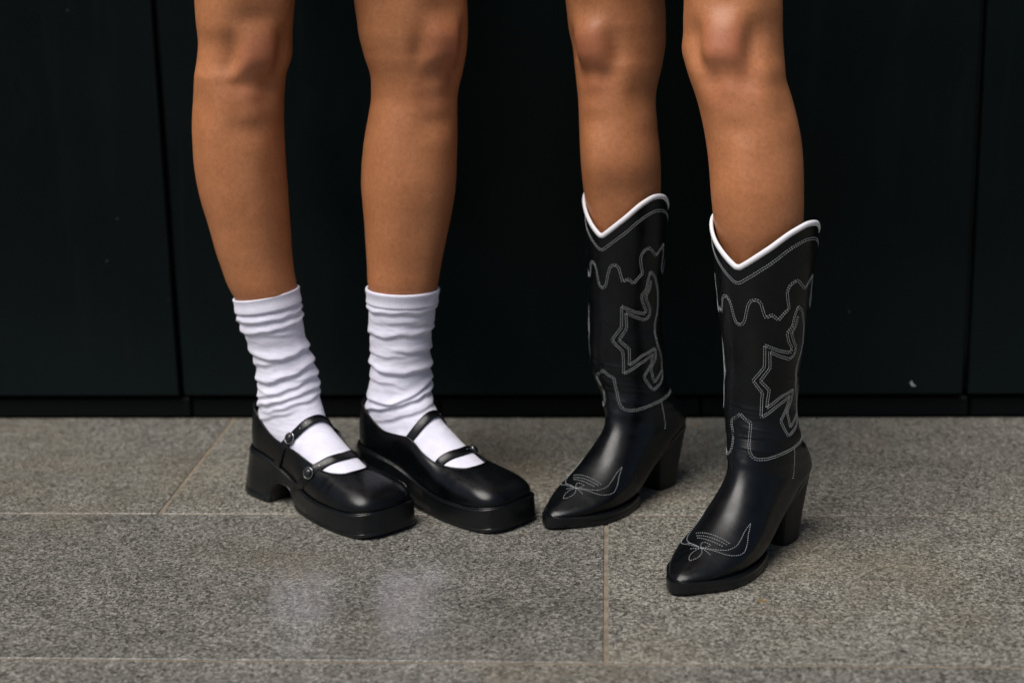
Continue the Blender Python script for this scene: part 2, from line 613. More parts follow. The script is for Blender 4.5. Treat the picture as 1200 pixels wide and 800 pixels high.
TA = [(0.6571, -0.5209, -0.3925, 2.055), (0.6339, -0.5203, -0.3959, 2.055), (0.6106, -0.5196, -0.3993, 2.055),
      (0.5849, -0.5224, -0.4017, 2.055), (0.5646, -0.5260, -0.4088, 2.055), (0.5409, -0.5292, -0.4122, 2.055),
      (0.5170, -0.5325, -0.4146, 2.055), (0.4688, -0.5346, -0.4154, 2.055), (0.4201, -0.5310, -0.4146, 2.055),
      (0.3719, -0.5207, -0.4138, 2.055), (0.3220, -0.5091, -0.4135, 2.055), (0.2773, -0.4935, -0.4090, 2.055),
      (0.255, -0.479, -0.411, 2.057), (0.20, -0.460, -0.406, 2.060), (0.14, -0.452, -0.400, 2.060),
      (0.74, -0.520, -0.376, 2.065), (0.86, -0.518, -0.352, 2.085)]
TB = [(0.6535, -0.3187, -0.1747, 2.060), (0.6304, -0.3164, -0.1748, 2.060), (0.6071, -0.3141, -0.1764, 2.060),
      (0.5836, -0.3085, -0.1792, 2.060), (0.5611, -0.3018, -0.1841, 2.060), (0.5375, -0.3016, -0.1896, 2.060),
      (0.5137, -0.3058, -0.1913, 2.060), (0.4658, -0.3155, -0.1931, 2.060), (0.4173, -0.3197, -0.1966, 2.060),
      (0.3693, -0.3172, -0.2057, 2.060), (0.3197, -0.3158, -0.2171, 2.060), (0.2843, -0.3148, -0.2250, 2.060),
      (0.258, -0.306, -0.236, 2.066), (0.20, -0.303, -0.249, 2.070), (0.14, -0.305, -0.252, 2.070),
      (0.74, -0.328, -0.176, 2.070), (0.86, -0.345, -0.182, 2.085)]
TC = [(0.6480, -0.0532, 0.0725, 2.100), (0.6268, -0.0512, 0.0736, 2.098), (0.6087, -0.0492, 0.0736, 2.096),
      (0.5884, -0.0450, 0.0731, 2.094), (0.5680, -0.0429, 0.0693, 2.093), (0.5477, -0.0409, 0.0650, 2.091),
      (0.5283, -0.0388, 0.0617, 2.089), (0.4872, -0.0369, 0.0639, 2.085), (0.4469, -0.0350, 0.0672, 2.081),
      (0.4053, -0.0319, 0.0684, 2.090), (0.3646, -0.0250, 0.0650, 2.092), (0.3225, -0.0140, 0.0580, 2.092),
      (0.24, 0.000, 0.050, 2.09), (0.16, 0.010, 0.050, 2.09),
      (0.74, -0.062, 0.084, 2.105), (0.86, -0.078, 0.084, 2.115)]
TD = [(0.6516, 0.0884, 0.2030, 1.930), (0.6323, 0.0879, 0.2030, 1.926), (0.6158, 0.0878, 0.2035, 1.923),
      (0.5975, 0.0863, 0.2040, 1.919), (0.5790, 0.0902, 0.2050, 1.915), (0.5605, 0.0962, 0.2069, 1.911),
      (0.5430, 0.1026, 0.2129, 1.908), (0.5060, 0.1114, 0.2218, 1.900), (0.4700, 0.1168, 0.2267, 1.893),
      (0.4330, 0.1198, 0.2277, 1.885), (0.3969, 0.1243, 0.2278, 1.884), (0.3597, 0.1330, 0.2230, 1.886),
      (0.30, 0.150, 0.210, 1.887), (0.24, 0.156, 0.206, 1.887), (0.16, 0.164, 0.206, 1.887),
      (0.74, 0.083, 0.222, 1.98), (0.86, 0.088, 0.250, 2.07)]

ORG1, ORG2 = (-0.35, 2.06), (0.11, 1.99)
person1 = make_body("person", leg_rings(TA, 0.592, 40, 28, 0.14, side=-1), leg_rings(TB, 0.598, 46, 40, 0.14, side=1), ORG1,
                    "person in white slouch socks and black two-strap platform shoes")
person2 = make_body("person", leg_rings(TC, 0.592, -40, -36, 0.16, side=-1), leg_rings(TD, 0.603, -34, -15, 0.16, side=1), ORG2,
                    "person in black western boots with white piping and stitched patterns")


# ------------------------------------------------------------------ Mary Jane shoes
SL = 0.285
W_LAT = ([0, .06, .11, .15, .19, .23, .26, .285], [.034, .035, .034, .040, .0455, .047, .045, .042])
W_MED = ([0, .06, .11, .15, .19, .23, .26, .285], [.034, .035, .031, .036, .0435, .0465, .0455, .043])
Z_SOLE = ([0, .03, .06, .09, .12, .15, .18, .23, .285], [.066, .064, .060, .052, .0415, .0335, .0300, .0300, .0350])


def half_w(x, tab, grow=0.0, L=SL):
    w = np.interp(x, *tab) if False else cub(tab[0], tab[1], x)
    x = np.asarray(x, float)
    k = np.ones_like(x)
    hr, tr = 0.036, 0.046
    a = x < hr
    k[a] = np.sqrt(np.clip(1 - ((hr - x[a]) / hr)**2, 0, 1))
    b = x > L - tr
    u = np.clip((x[b] - (L - tr)) / tr, 0, 1)
    k[b] = np.clip(1 - u**4.0, 0, 1)**(1 / 3.2)
    return w * k + grow * np.clip(k * 3, 0, 1)


def outline(n, grow=0.0, x0=0.0, x1=SL):
    """closed plan outline: heel back -> lateral (+y) -> toe -> medial (-y)"""
    s = np.linspace(0, 1, n)
    x = x0 + (x1 - x0) * (1 - np.cos(np.pi * s)) / 2
    u = (x - x0) / (x1 - x0) * SL
    lat = half_w(u, W_LAT, grow)
    med = half_w(u, W_MED, grow)
    return x, lat, med


def make_shoe(parent, org, back, phi, side, sock):
    """side=+1: lateral side is local +y (left foot: +y is the wearer's left)"""
    loc = (back[0] - org[0], back[1] - org[1], 0)
    # ---- upper: Bezier columns from the feather edge to the topline
    n = 81
    xs, lat, med = outline(n, 0.0, 0.004, SL - 0.005)
    s = np.linspace(0, 1, n)
    tk = [0, .10, .2, .3, .40, .48, .56, .64, .74, .84, .93, 1.0]
    t_lat = [(.010, 0, .128), (.022, .026, .123), (.048, .034, .108), (.078, .0380, .094), (.106, .0385, .087), (.130, .0375, .083),
             (.154, .0350, .0745), (.174, .0335, .0690), (.194, .0300, .0665), (.2085, .0205, .0665), (.216, .0100, .0685), (.218, 0, .0690)]
    t_med = [(.010, 0, .128), (.022, .026, .123), (.048, .034, .108), (.078, .0365, .095), (.104, .0370, .095), (.126, .0360, .094),
             (.146, .0340, .079), (.168, .0325, .0695), (.190, .0290, .0675), (.2075, .0200, .0670), (.216, .0100, .0685), (.218, 0, .0690)]
    TL = cub(tk, t_lat, s)
    TM = cub(tk, t_med, s)
    zf = cub(*Z_SOLE, xs) - 0.002
    cols = []

    def column(F, T, o):
        h = T[2] - F[2]
        dxy = np.array([F[0] - T[0], F[1] - T[1], 0])
        far = np.clip(np.linalg.norm(dxy) / 0.07, 0, 1)
        P1 = F + o * (0.004 + 0.004 * far) + np.array([0, 0, h * (0.42 + 0.13 * far)])
        P2 = T + dxy * (0.12 + 0.43 * far) + o * 0.003 * (1 - far) + np.array([0, 0, -h * 0.28 * (1 - far) - 0.0040 * far])
        v = np.linspace(0, 1, 25)[:, None]
        return (1 - v)**3 * F + 3 * v * (1 - v)**2 * P1 + 3 * v**2 * (1 - v) * P2 + v**3 * T

    seq = [(i, 1) for i in range(n)] + [(i, -1) for i in range(n - 2, 0, -1)]
    base = []
    for i, sg in seq:
        base.append((xs[i], (lat if sg > 0 else med)[i] * sg, zf[i]))
    base = np.array(base)
    nn = len(base)
    tang = np.roll(base, -1, 0) - np.roll(base, 1, 0)
    out = np.stack([-tang[:, 1], tang[:, 0], 0 * tang[:, 0]], 1)
    out /= np.linalg.norm(out, axis=1)[:, None] + 1e-9
    if np.dot(out[nn // 4, :2], base[nn // 4, :2] - base[:, :2].mean(0)) < 0:
        out = -out
    tops = []
    for k, (i, sg) in enumerate(seq):
        T = (TL if sg > 0 else TM)[i] * np.array([1, sg, 1])
        tops.append(T)
        c = column(base[k], T, out[k])
        # a few walking creases over the vamp
        if 0.13 < base[k][0] < 0.24:
            for j in range(25):
                v = j / 24
                cr = math.sin((c[j][0] * 1.0 + abs(c[j][1]) * 0.35) * 420) * 0.00028 * math.sin(math.pi * v) * math.exp(-((c[j][0] - .205) / .02)**2)
                c[j] = c[j] + np.array([0, 0, cr])
        cols.append(c)
    cols = np.array(cols)                                # (nn, 25, 3)
    flip = np.array([1, side, 1])
    V = [tuple(p * flip) for c in cols for p in c]
    F = []
    for k in range(nn):
        k2 = (k + 1) % nn
        for j in range(24):
            F.append((k * 25 + j, k2 * 25 + j, k2 * 25 + j + 1, k * 25 + j + 1))
    shoe = link("shoe", V, F, M["shoe_leather"], parent)
    shoe.location = loc
    shoe.rotation_euler = (0, 0, phi)
    recalc(shoe)
    # make sure normals face out
    me = shoe.data
    pg = me.polygons[24 * (nn // 4) + 8]
    if pg.normal.y * side < 0:
        me.flip_normals()
    md = shoe.modifiers.new("thickness", 'SOLIDIFY')
    md.thickness = 0.0022
    md.offset = -1
    # topline binding
    V, F = tube_geo([tuple((t + np.array([0, 0, .0002])) * flip) for t in tops], 0.0014, 8, True)
    link("topline_binding", V, F, M["shoe_leather"], shoe)
    # ---- sole: heel, arch notch and platform in one moulding
    st = np.unique(np.concatenate([SL * (1 - np.cos(np.pi * np.linspace(0, 1, 70))) / 2,
                                   np.linspace(.060, .135, 46)]))
    top = cub(*Z_SOLE, st)
    xb = [0, .070, .0725, .075, .079, .086, .098, .108, .114, .119, .124, .134, .16, .23, .262, .285]
    zb = [0, 0, .0015, .018, .0255, .0290, .0295, .0280, .0235, .013, .0045, .0008, 0, 0, .002, .006]
    bot = np.interp(st, xb, zb)
    rings = []
    for x, zt, z0 in zip(st, top, bot):
        gl = 0.0035
        wl = half_w(np.array([x]), W_LAT, gl)[0]
        wm = half_w(np.array([x]), W_MED, gl)[0]
        heel = np.clip((0.085 - x) / 0.02, 0, 1)
        hh = zt - z0
        prof = [(0.0, .984), (0.03, 1.0), (.125, 1.0), (.145, .986), (.175, .986), (.195, .998), (.5, 1.0), (.865, 1.0), (.885, 1.014), (.945, 1.014), (.975, 1.0), (1.0, .955)]
        pts = []
        for (t, wv) in prof:                      # bottom -> top
            fl = 1 + heel * 0.19 * (1 - t)**1.5
            pts.append((t, wv * fl))
        ring = []
        for sg, w in ((1, wl), (-1, wm)):
            seqp = pts if sg > 0 else pts[::-1]
            for t, k in seqp:
                bk = -heel * 0.017 * (1 - t) * np.clip((0.04 - x) / 0.04, 0, 1)
                fw = 0.003 * (t - 0.6) * np.clip((x - .25) / .03, 0, 1)
                ring.append((x + bk - fw, sg * side * max(w, 0.0008) * k, z0 + hh * t))
        rings.append(ring)
    nc = len(rings[0])
    V = [p for r in rings for p in r]
    F = grid_faces(len(rings), nc, True)
    F.append(tuple(range(nc)))
    F.append(tuple(len(V) - nc + i for i in range(nc)))
    so_ = link("sole", V, F, M["sole"], shoe)
    recalc(so_)
    so_.data.set_sharp_from_angle(angle=rad(38))
    # welt seam: a thin raised line where sole and upper meet
    rim = [(xs2, y2, z2) for xs2, y2, z2 in base]
    V, F = tube_geo([((p + o * 0.0022) * flip + np.array([0, 0, .0022])) for p, o in zip(base, out)], 0.0014, 8, True)
    link("welt", V, F, M["shoe_leather"], shoe)
    # ---- straps
    # surfaces the straps lie on, in the shoe's own frame
    from mathutils.bvhtree import BVHTree
    inv = Matrix.Rotation(-phi, 4, 'Z') @ Matrix.Translation(Vector((-loc[0], -loc[1], 0)))
    sv = [inv @ v.co for v in sock.data.vertices]
    sbvh = BVHTree.FromPolygons(sv, [tuple(p.vertices) for p in sock.data.polygons])
    ubvh = BVHTree.FromPolygons([v.co.copy() for v in me.vertices], [tuple(p.vertices) for p in me.polygons])

    def reach(bv, o, d):
        hit, best = o.copy(), 0.0
        p, k = o.copy(), 0
        while k < 6:
            h = bv.ray_cast(p, d, 0.2)
            if h[0] is None:
                break
            best = (h[0] - o).length
            p = h[0] + d * 0.0004
            k += 1
        return best

    def strap(x_tail, x_lat, x_apex, x_med, a_tail, a_end, buckle_at):
        A = np.linspace(a_tail, 180 - a_end, 46)
        xx = cub([a_tail, 25, 90, 180 - a_end], [x_tail, x_lat, x_apex, x_med], A)
        oz = 0.066 if x_apex < .16 else 0.052
        pl = []
        for a, x in zip(A, xx):
            ca, sa = math.cos(rad(a)), math.sin(rad(a))
            o = Vector((x, 0, oz))
            d = Vector((0, ca * side, sa))
            r = reach(sbvh, o, d)
            if a < 75:
                r = max(r, reach(ubvh, o, d))
            r -= 0.0055 * max(0, (a - 150) / 18)
            pl.append((r * ca, oz + r * sa))
        pl = np.array(pl)
        # pulled taut: bridge the hollows
        for _ in range(60):
            for i in range(1, len(pl) - 1):
                mid = (pl[i - 1] + pl[i + 1]) / 2
                c0 = np.array([0, oz])
                if np.linalg.norm(mid - c0) > np.linalg.norm(pl[i] - c0):
                    pl[i] = mid
        pts = []
        for (y, z), x in zip(pl, xx):
            v = np.array([0, y, z - oz])
            pts.append(np.array([x, y, z]) + v / np.linalg.norm(v) * 0.0017)
        pts = np.array(pts)
        # resample smooth
        d = np.r_[0, np.cumsum(np.linalg.norm(np.diff(pts, axis=0), axis=1))]
        pts = cub(d, pts, np.linspace(0, d[-1], 60))
        cen = np.array([float(pts[:, 0].mean()), 0, 0.055])
        V = []
        frames = []
        for i in range(60):
            tg = pts[min(i + 1, 59)] - pts[max(i - 1, 0)]
            tg /= np.linalg.norm(tg)
            nr = pts[i] - np.array([pts[i][0], 0, 0.062])
            nr /= np.linalg.norm(nr)
            nr[0] += 0.62 * max(0, nr[2])**0.7
            nr -= tg * nr.dot(tg)
            nr /= np.linalg.norm(nr)
            bn = np.cross(tg, nr)
            w, th = 0.0064, 0.0011
            if i < 2:
                w *= 0.75 + 0.12 * i
            frames.append((pts[i], tg, nr, bn))
            for (a, b) in ((-1, -.4), (-.9, .7), (-.75, 1), (.75, 1), (.9, .7), (1, -.4), (.9, -1), (-.9, -1)):
                V.append((pts[i] + bn * a * w + nr * b * th) * flip)
        F = grid_faces(60, 8)
        F.append(tuple(range(8)))
        F.append(tuple(59 * 8 + i for i in range(8)))
        o = link("strap", V, F, M["shoe_leather"], shoe)
        recalc(o)
        # strap edge stitching and punched holes
        SV, SF = [], []
        for e in (-0.78, 0.78):
            for i in range(3, 56):
                a = np.array(frames[i][0] + frames[i][3] * e * .0055 + frames[i][2] * .00135) * flip
                b = np.array(frames[i + 1][0] + frames[i + 1][3] * e * .0055 + frames[i + 1][2] * .00135) * flip
                v2, f2 = tube_geo([a + (b - a) * .15, a + (b - a) * .8], 0.00028, 4, False, len(SV))
                SV += v2
                SF += f2
        link("strap_stitching", SV, SF, M["darkthread"], shoe, kind="stuff")
        # buckle: steel ring and domed enamel button
        p, tg, nr, bn = frames[buckle_at]
        c = p + nr * 0.0024
        rv = [(c + (tg * math.cos(a) * 0.0073 + bn * math.sin(a) * 0.0070)) * flip for a in np.linspace(0, 2 * np.pi, 28, endpoint=False)]
        V, F = tube_geo(rv, 0.0008, 7, True)
        link("buckle_ring", V, F, M["steel"], shoe)
        V = []
        for j in range(7):
            e = j / 6 * math.pi / 2
            for k in range(20):
                a = 2 * math.pi * k / 20
                rr = 0.0064 * math.cos(e) * (1 + 0.05 * math.cos(4 * a))
                hgt = 0.0040 * math.sin(e) + 0.0004
                V.append((c + tg * math.cos(a) * rr + bn * math.sin(a) * rr + nr * hgt) * flip)
        F = grid_faces(7, 20)
        b = link("buckle_button", V, F, M["button"], shoe)
        recalc(b)
        # keeper hole dots
        for hi in (buckle_at + 6, buckle_at + 9):
            p, tg, nr, bn = frames[hi]
            hv = [(p + nr * 0.0014 + (tg * math.cos(a) + bn * math.sin(a)) * 0.0009) * flip for a in np.linspace(0, 2 * np.pi, 10, endpoint=False)]
            V, F = tube_geo(hv, 0.0003, 5, True)
            link("eyelet", V, F, M["steel"], shoe)

    strap(.080, .105, .132, .112, -28, 12, 23)
    strap(.135, .170, .186, .170, -28, 14, 23 if side < 0 else 29)
    return shoe


# foot frames (left person): heel back point and heading of the toe
FA = dict(back=(-0.476, 2.101), phi=rad(-44))
FB = dict(back=(-0.333, 2.111), phi=rad(-40))


# ------------------------------------------------------------------ socks
def make_sock(parent, org, shin, foot, folds, cuff_tilt, seed, top_z):
    """shin: (z,xmin,xmax,yc) rings down the leg, then foot rings in the shoe's own frame"""
    bk, ph = np.array([*foot["back"], 0.0]), foot["phi"]
    ex = np.array([math.cos(ph), math.sin(ph), 0])
    ey = np.array([-math.sin(ph), math.cos(ph), 0])
    ez = np.array([0, 0, 1.0])
    st = []          # each: front point, back point, half width
    for z, a, b, y in shin:
        c = np.array([(a + b) / 2, y, z])
        R = (b - a) / 2
        # for a roughly round section the silhouette half-width is the radius
        st.append((c + ex * R * 1.04, c - ex * R * 1.04, R * 0.97))
    for (fx, fz, bx, bz, a) in [(.117, .141, .020, .122, .0375), (.127, .1255, .0135, .096, .0355), (.140, .112, .020, .072, .0350),
                                (.156, .0995, .06, .060, .0350), (.175, .0865, .105, .048, .0350), (.197, .0735, .15, .038, .0345),
                                (.218, .0620, .195, .036, .033), (.238, .053, .232, .037, .027), (.250, .047, .250, .038, .018), (.258, .043, .258, .041, .004)]:
        st.append((bk + ex * fx + ez * fz, bk + ex * bx + ez * bz, a))
    PF = np.array([s[0] for s in st])
    PB = np.array([s[1] for s in st])
    A = np.array([s[2] for s in st])
    mid = (PF * 0.6 + PB * 0.4)
    q = np.r_[0, np.cumsum(np.linalg.norm(np.diff(mid, axis=0), axis=1))]
    nq = 330
    qq = np.linspace(0, q[-1], nq)
    pf, pb, aa = cub(q, PF, qq), cub(q, PB, qq), cub(q, A, qq)
    NA = 140
    th = 2 * np.pi * np.arange(NA) / NA
    c = (pf + pb) / 2
    ax = (pf - pb) / 2
    P3 = c[:, None, :] + ax[:, None, :] * np.cos(th)[None, :, None] + (ey[None, None, :] * aa[:, None, None]) * np.sin(th)[None, :, None]
    nrm = ax[:, None, :] / (np.linalg.norm(ax, axis=1)[:, None, None]) * np.cos(th)[None, :, None] + ey * np.sin(th)[None, :, None]
    # tilt the top of the sock
    zc = c[:, 2]
    lean = np.clip((P3[:, :, 2] - 0.17) / 0.1, 0, 1)
    P3[:, :, 2] += (P3[:, :, 0] - c[:, None, 0]) * cuff_tilt * lean
    # folds
    H = np.zeros((nq, NA))
    lr = (P3[:, :, 0] - c[:, None, 0]) / np.maximum(np.abs(P3[:, :, 0] - c[:, None, 0]).max(1)[:, None], 1e-6)   # -1 viewer's left .. 1 right
    rr2 = np.random.default_rng(seed)
    for (zl, zr, sag, amp, u0, u1) in folds:
        zf = zl + (zr - zl) * (lr + 1) / 2 - sag * (1 - lr**2)
        wob = np.array([vnoise((math.cos(t) * 2.2, math.sin(t) * 2.2, zl * 40 + seed), 1.0) for t in th]) * 0.0035
        d = P3[:, :, 2] - zf - wob[None, :]
        w = np.where(d > 0, 0.0066, 0.0026)
        win = 1 / (1 + np.exp(-(lr - u0) * 7)) / (1 + np.exp((lr - u1) * 7))
        H += amp * win * np.exp(-(d / w)**2) - 0.35 * amp * win * np.exp(-((d + 0.0052) / 0.003)**2)
    for i in range(nq):
        k = np.clip((P3[i, 0, 2] - 0.06) / 0.04, 0, 1)
        for j in range(NA):
            p = P3[i, j]
            H[i, j] += (vnoise((p[0] * 1.0 - .3 * p[2], p[1], p[2] * 2.6), 30) * 0.0009
                        + vnoise((p[0] + seed, p[1], p[2] * 3.0), 85) * 0.0003) * k
    soft = np.clip((0.108 - P3[:, 0, 2]) / 0.02, 0, 1)
    P3 = P3 + nrm * (H * (1 - 0.85 * soft)[:, None])[:, :, None]
    P3[:, :, 0] -= org[0]
    P3[:, :, 1] -= org[1]
    i0 = 6
    V = [tuple(p) for r in P3[i0:] for p in r]
    F = grid_faces(nq - i0, NA)
    F.append(tuple(len(V) - NA + i for i in range(NA)))
    so_ = link("sock", V, F, M["sock"], parent)
    uvl = so_.data.uv_layers.new(name="around")
    for pl in so_.data.polygons:
        us = [so_.data.loops[li].vertex_index % NA for li in pl.loop_indices]
        wrap = max(us) - min(us) > NA / 2
        for li, u in zip(pl.loop_indices, us):
            uvl.data[li].uv = ((u + (NA if wrap and u < NA / 2 else 0)) / NA, 0)
    recalc(so_)
    md = so_.modifiers.new("thickness", 'SOLIDIFY')
    md.thickness = 0.0012
    # ribbed cuff: rolled over the top
    hq = int(np.argmin(np.abs(qq - 0.0185)))
    CV = []
    prof = []
    for k in range(9):
        a = math.pi * k / 8
        prof.append((-1, 0.0008 - 0.0013 * math.cos(a) * -1 if False else 0.0010 + 0.0012 * -math.cos(a), 0.0012 * math.sin(a)))
    rows = []
    # inner turn-in, lip, then down the outside
    n_ribs = 96
    ths = 2 * np.pi * np.arange(n_ribs * 4) / (n_ribs * 4)

    def at_row(i, off, dz):
        ii = np.clip(i, 0, nq - 1)
        cc, axx, al = c[ii], ax[ii], aa[ii]
        L = np.linalg.norm(axx)
        rib = 0.00022 * np.cos(ths * n_ribs)
        pp = cc + axx[None, :] * (np.cos(ths) * (1 + (off + rib) / L))[:, None] + ey[None, :] * (np.sin(ths) * (al + off + rib))[:, None]
        lean2 = np.clip((pp[:, 2] - 0.17) / 0.1, 0, 1)
        pp[:, 2] += (pp[:, 0] - cc[0]) * cuff_tilt * lean2 + dz
        pp[:, 0] -= org[0]
        pp[:, 1] -= org[1]
        return pp
    rows.append(at_row(4, -0.0008, 0))
    for k in range(7):
        a = math.pi * k / 6
        rows.append(at_row(1, 0.0008 - 0.0016 * math.cos(a), 0.0014 * math.sin(a)))
    for k in np.linspace(0, 1, 12)[1:]:
        i = int(1 + (hq - 1) * k)
        rows.append(at_row(i, 0.0024 + 0.0006 * math.sin(k * 5 + seed), 0))
    rows.append(at_row(hq, 0.0012, -0.0012))
    rows.append(at_row(hq, -0.0008, -0.0006))
    V = [tuple(p) for r in rows for p in r]
    cf = link("cuff", V, grid_faces(len(rows), len(ths)), M["sock"], so_)
    recalc(cf)
    return so_


# z, xmin, xmax, y of the shin part, from the cuff down
SA = [(0.2800, -0.4925, -0.4085, 2.055), (0.2600, -0.4895, -0.4070, 2.055), (0.2415, -0.4868, -0.4045, 2.055), (0.2136, -0.4772, -0.4010, 2.055),
      (0.1900, -0.4705, -0.3940, 2.055), (0.1680, -0.4680, -0.3890, 2.055)]
SB = [(0.2843, -0.3161, -0.2240, 2.060), (0.2568, -0.3161, -0.2280, 2.062), (0.2210, -0.3161, -0.2346, 2.064),
      (0.1850, -0.3165, -0.2372, 2.066), (0.1680, -0.3180, -0.2372, 2.068)]
#        zL      zR     sag   amp   from  to
FOLD_A = [(0.2455, 0.2590, 0.002, .0030, -2, 2), (0.2315, 0.2480, 0.003, .0026, -2, 2),
          (0.2030, 0.2080, 0.006, .0030, -2, 2), (0.1860, 0.1990, -0.003, .0018, -2, .2), (0.1640, 0.1890, 0.004, .0032, -2, 2),
          (0.1380, 0.1690, -0.004, .0022, -2, 2), (0.1270, 0.1560, -0.004, .0027, -2, 2),
          (0.2240, 0.2290, -0.005, .0012, -.5, .7), (0.1780, 0.1720, 0.002, .0013, -.1, 2), (0.1540, 0.1640, .006, .0011, -2, .3),
          (0.1170, 0.1460, -0.003, .0018, -.5, 2), (0.1080, 0.1390, -0.003, .0014, -2, .3)]
FOLD_B = [(0.2600, 0.2600, 0.001, .0028, -2, 2), (0.2280, 0.2310, 0.002, .0026, -2, 2),
          (0.2130, 0.2060, 0.003, .0020, 0.0, 2), (0.1830, 0.1790, 0.003, .0034, -2, 2),
          (0.1360, 0.1600, 0.010, .0028, -2, 2), (0.1200, 0.1490, 0.002, .0032, -2, 2),
          (0.2440, 0.2400, -0.004, .0012, -.5, 2), (0.2010, 0.2080, .004, .0013, -2, .3), (0.1640, 0.1500, -.003, .0011, -2, .2),
          (0.1030, 0.1340, 0.001, .0018, -.6, 2)]
sock_a = make_sock(person1, ORG1, SA, FA, FOLD_A, 0.17, 3, 0.28)
sock_b = make_sock(person1, ORG1, SB, FB, FOLD_B, -0.02, 8, 0.284)
make_shoe(person1, ORG1, FA["back"], FA["phi"], -1, sock_a)
make_shoe(person1, ORG1, FB["back"], FB["phi"], 1, sock_b)


# ------------------------------------------------------------------ western boots
BR = [  # front x,z   back x,z   half width   (boot's own frame: x forward from the heel, z up)
    (.128, .420, .004, .420, .063), (.126, .360, .004, .360, .060), (.121, .295, .006, .295, .056), (.113, .235, .010, .235, .050),
    (.108, .190, .013, .190, .045), (.1115, .166, .010, .155, .0435), (.118, .146, .003, .123, .042), (.1265, .128, -.001, .102, .0395),
    (.1355, .111, .004, .086, .0365), (.147, .0950, .04, .072, .0360), (.162, .0785, .085, .045, .0385), (.180, .0630, .133, .0180, .0430),
    (.202, .0485, .176, .0100, .0440), (.226, .0370, .216, .0085, .0365), (.246, .0295, .2445, .0095, .0245), (.2595, .0240, .261, .0115, .0130),
    (.2665, .0185, .2665, .0145, .0045)]
SHAFT_C = [(0.4002, -0.0350, 0.0765), (0.3412, -0.0277, 0.0768), (0.2905, -0.0259, 0.0705), (0.2335, -0.0263, 0.0696), (0.1757, -0.0240, 0.0743)]
SHAFT_D = [(0.3901, 0.1183, 0.2457), (0.3353, 0.1259, 0.2403), (0.2952, 0.1294, 0.2364), (0.2359, 0.1382, 0.2299), (0.1980, 0.1388, 0.2248)]
NQB, NAB = 260, 128


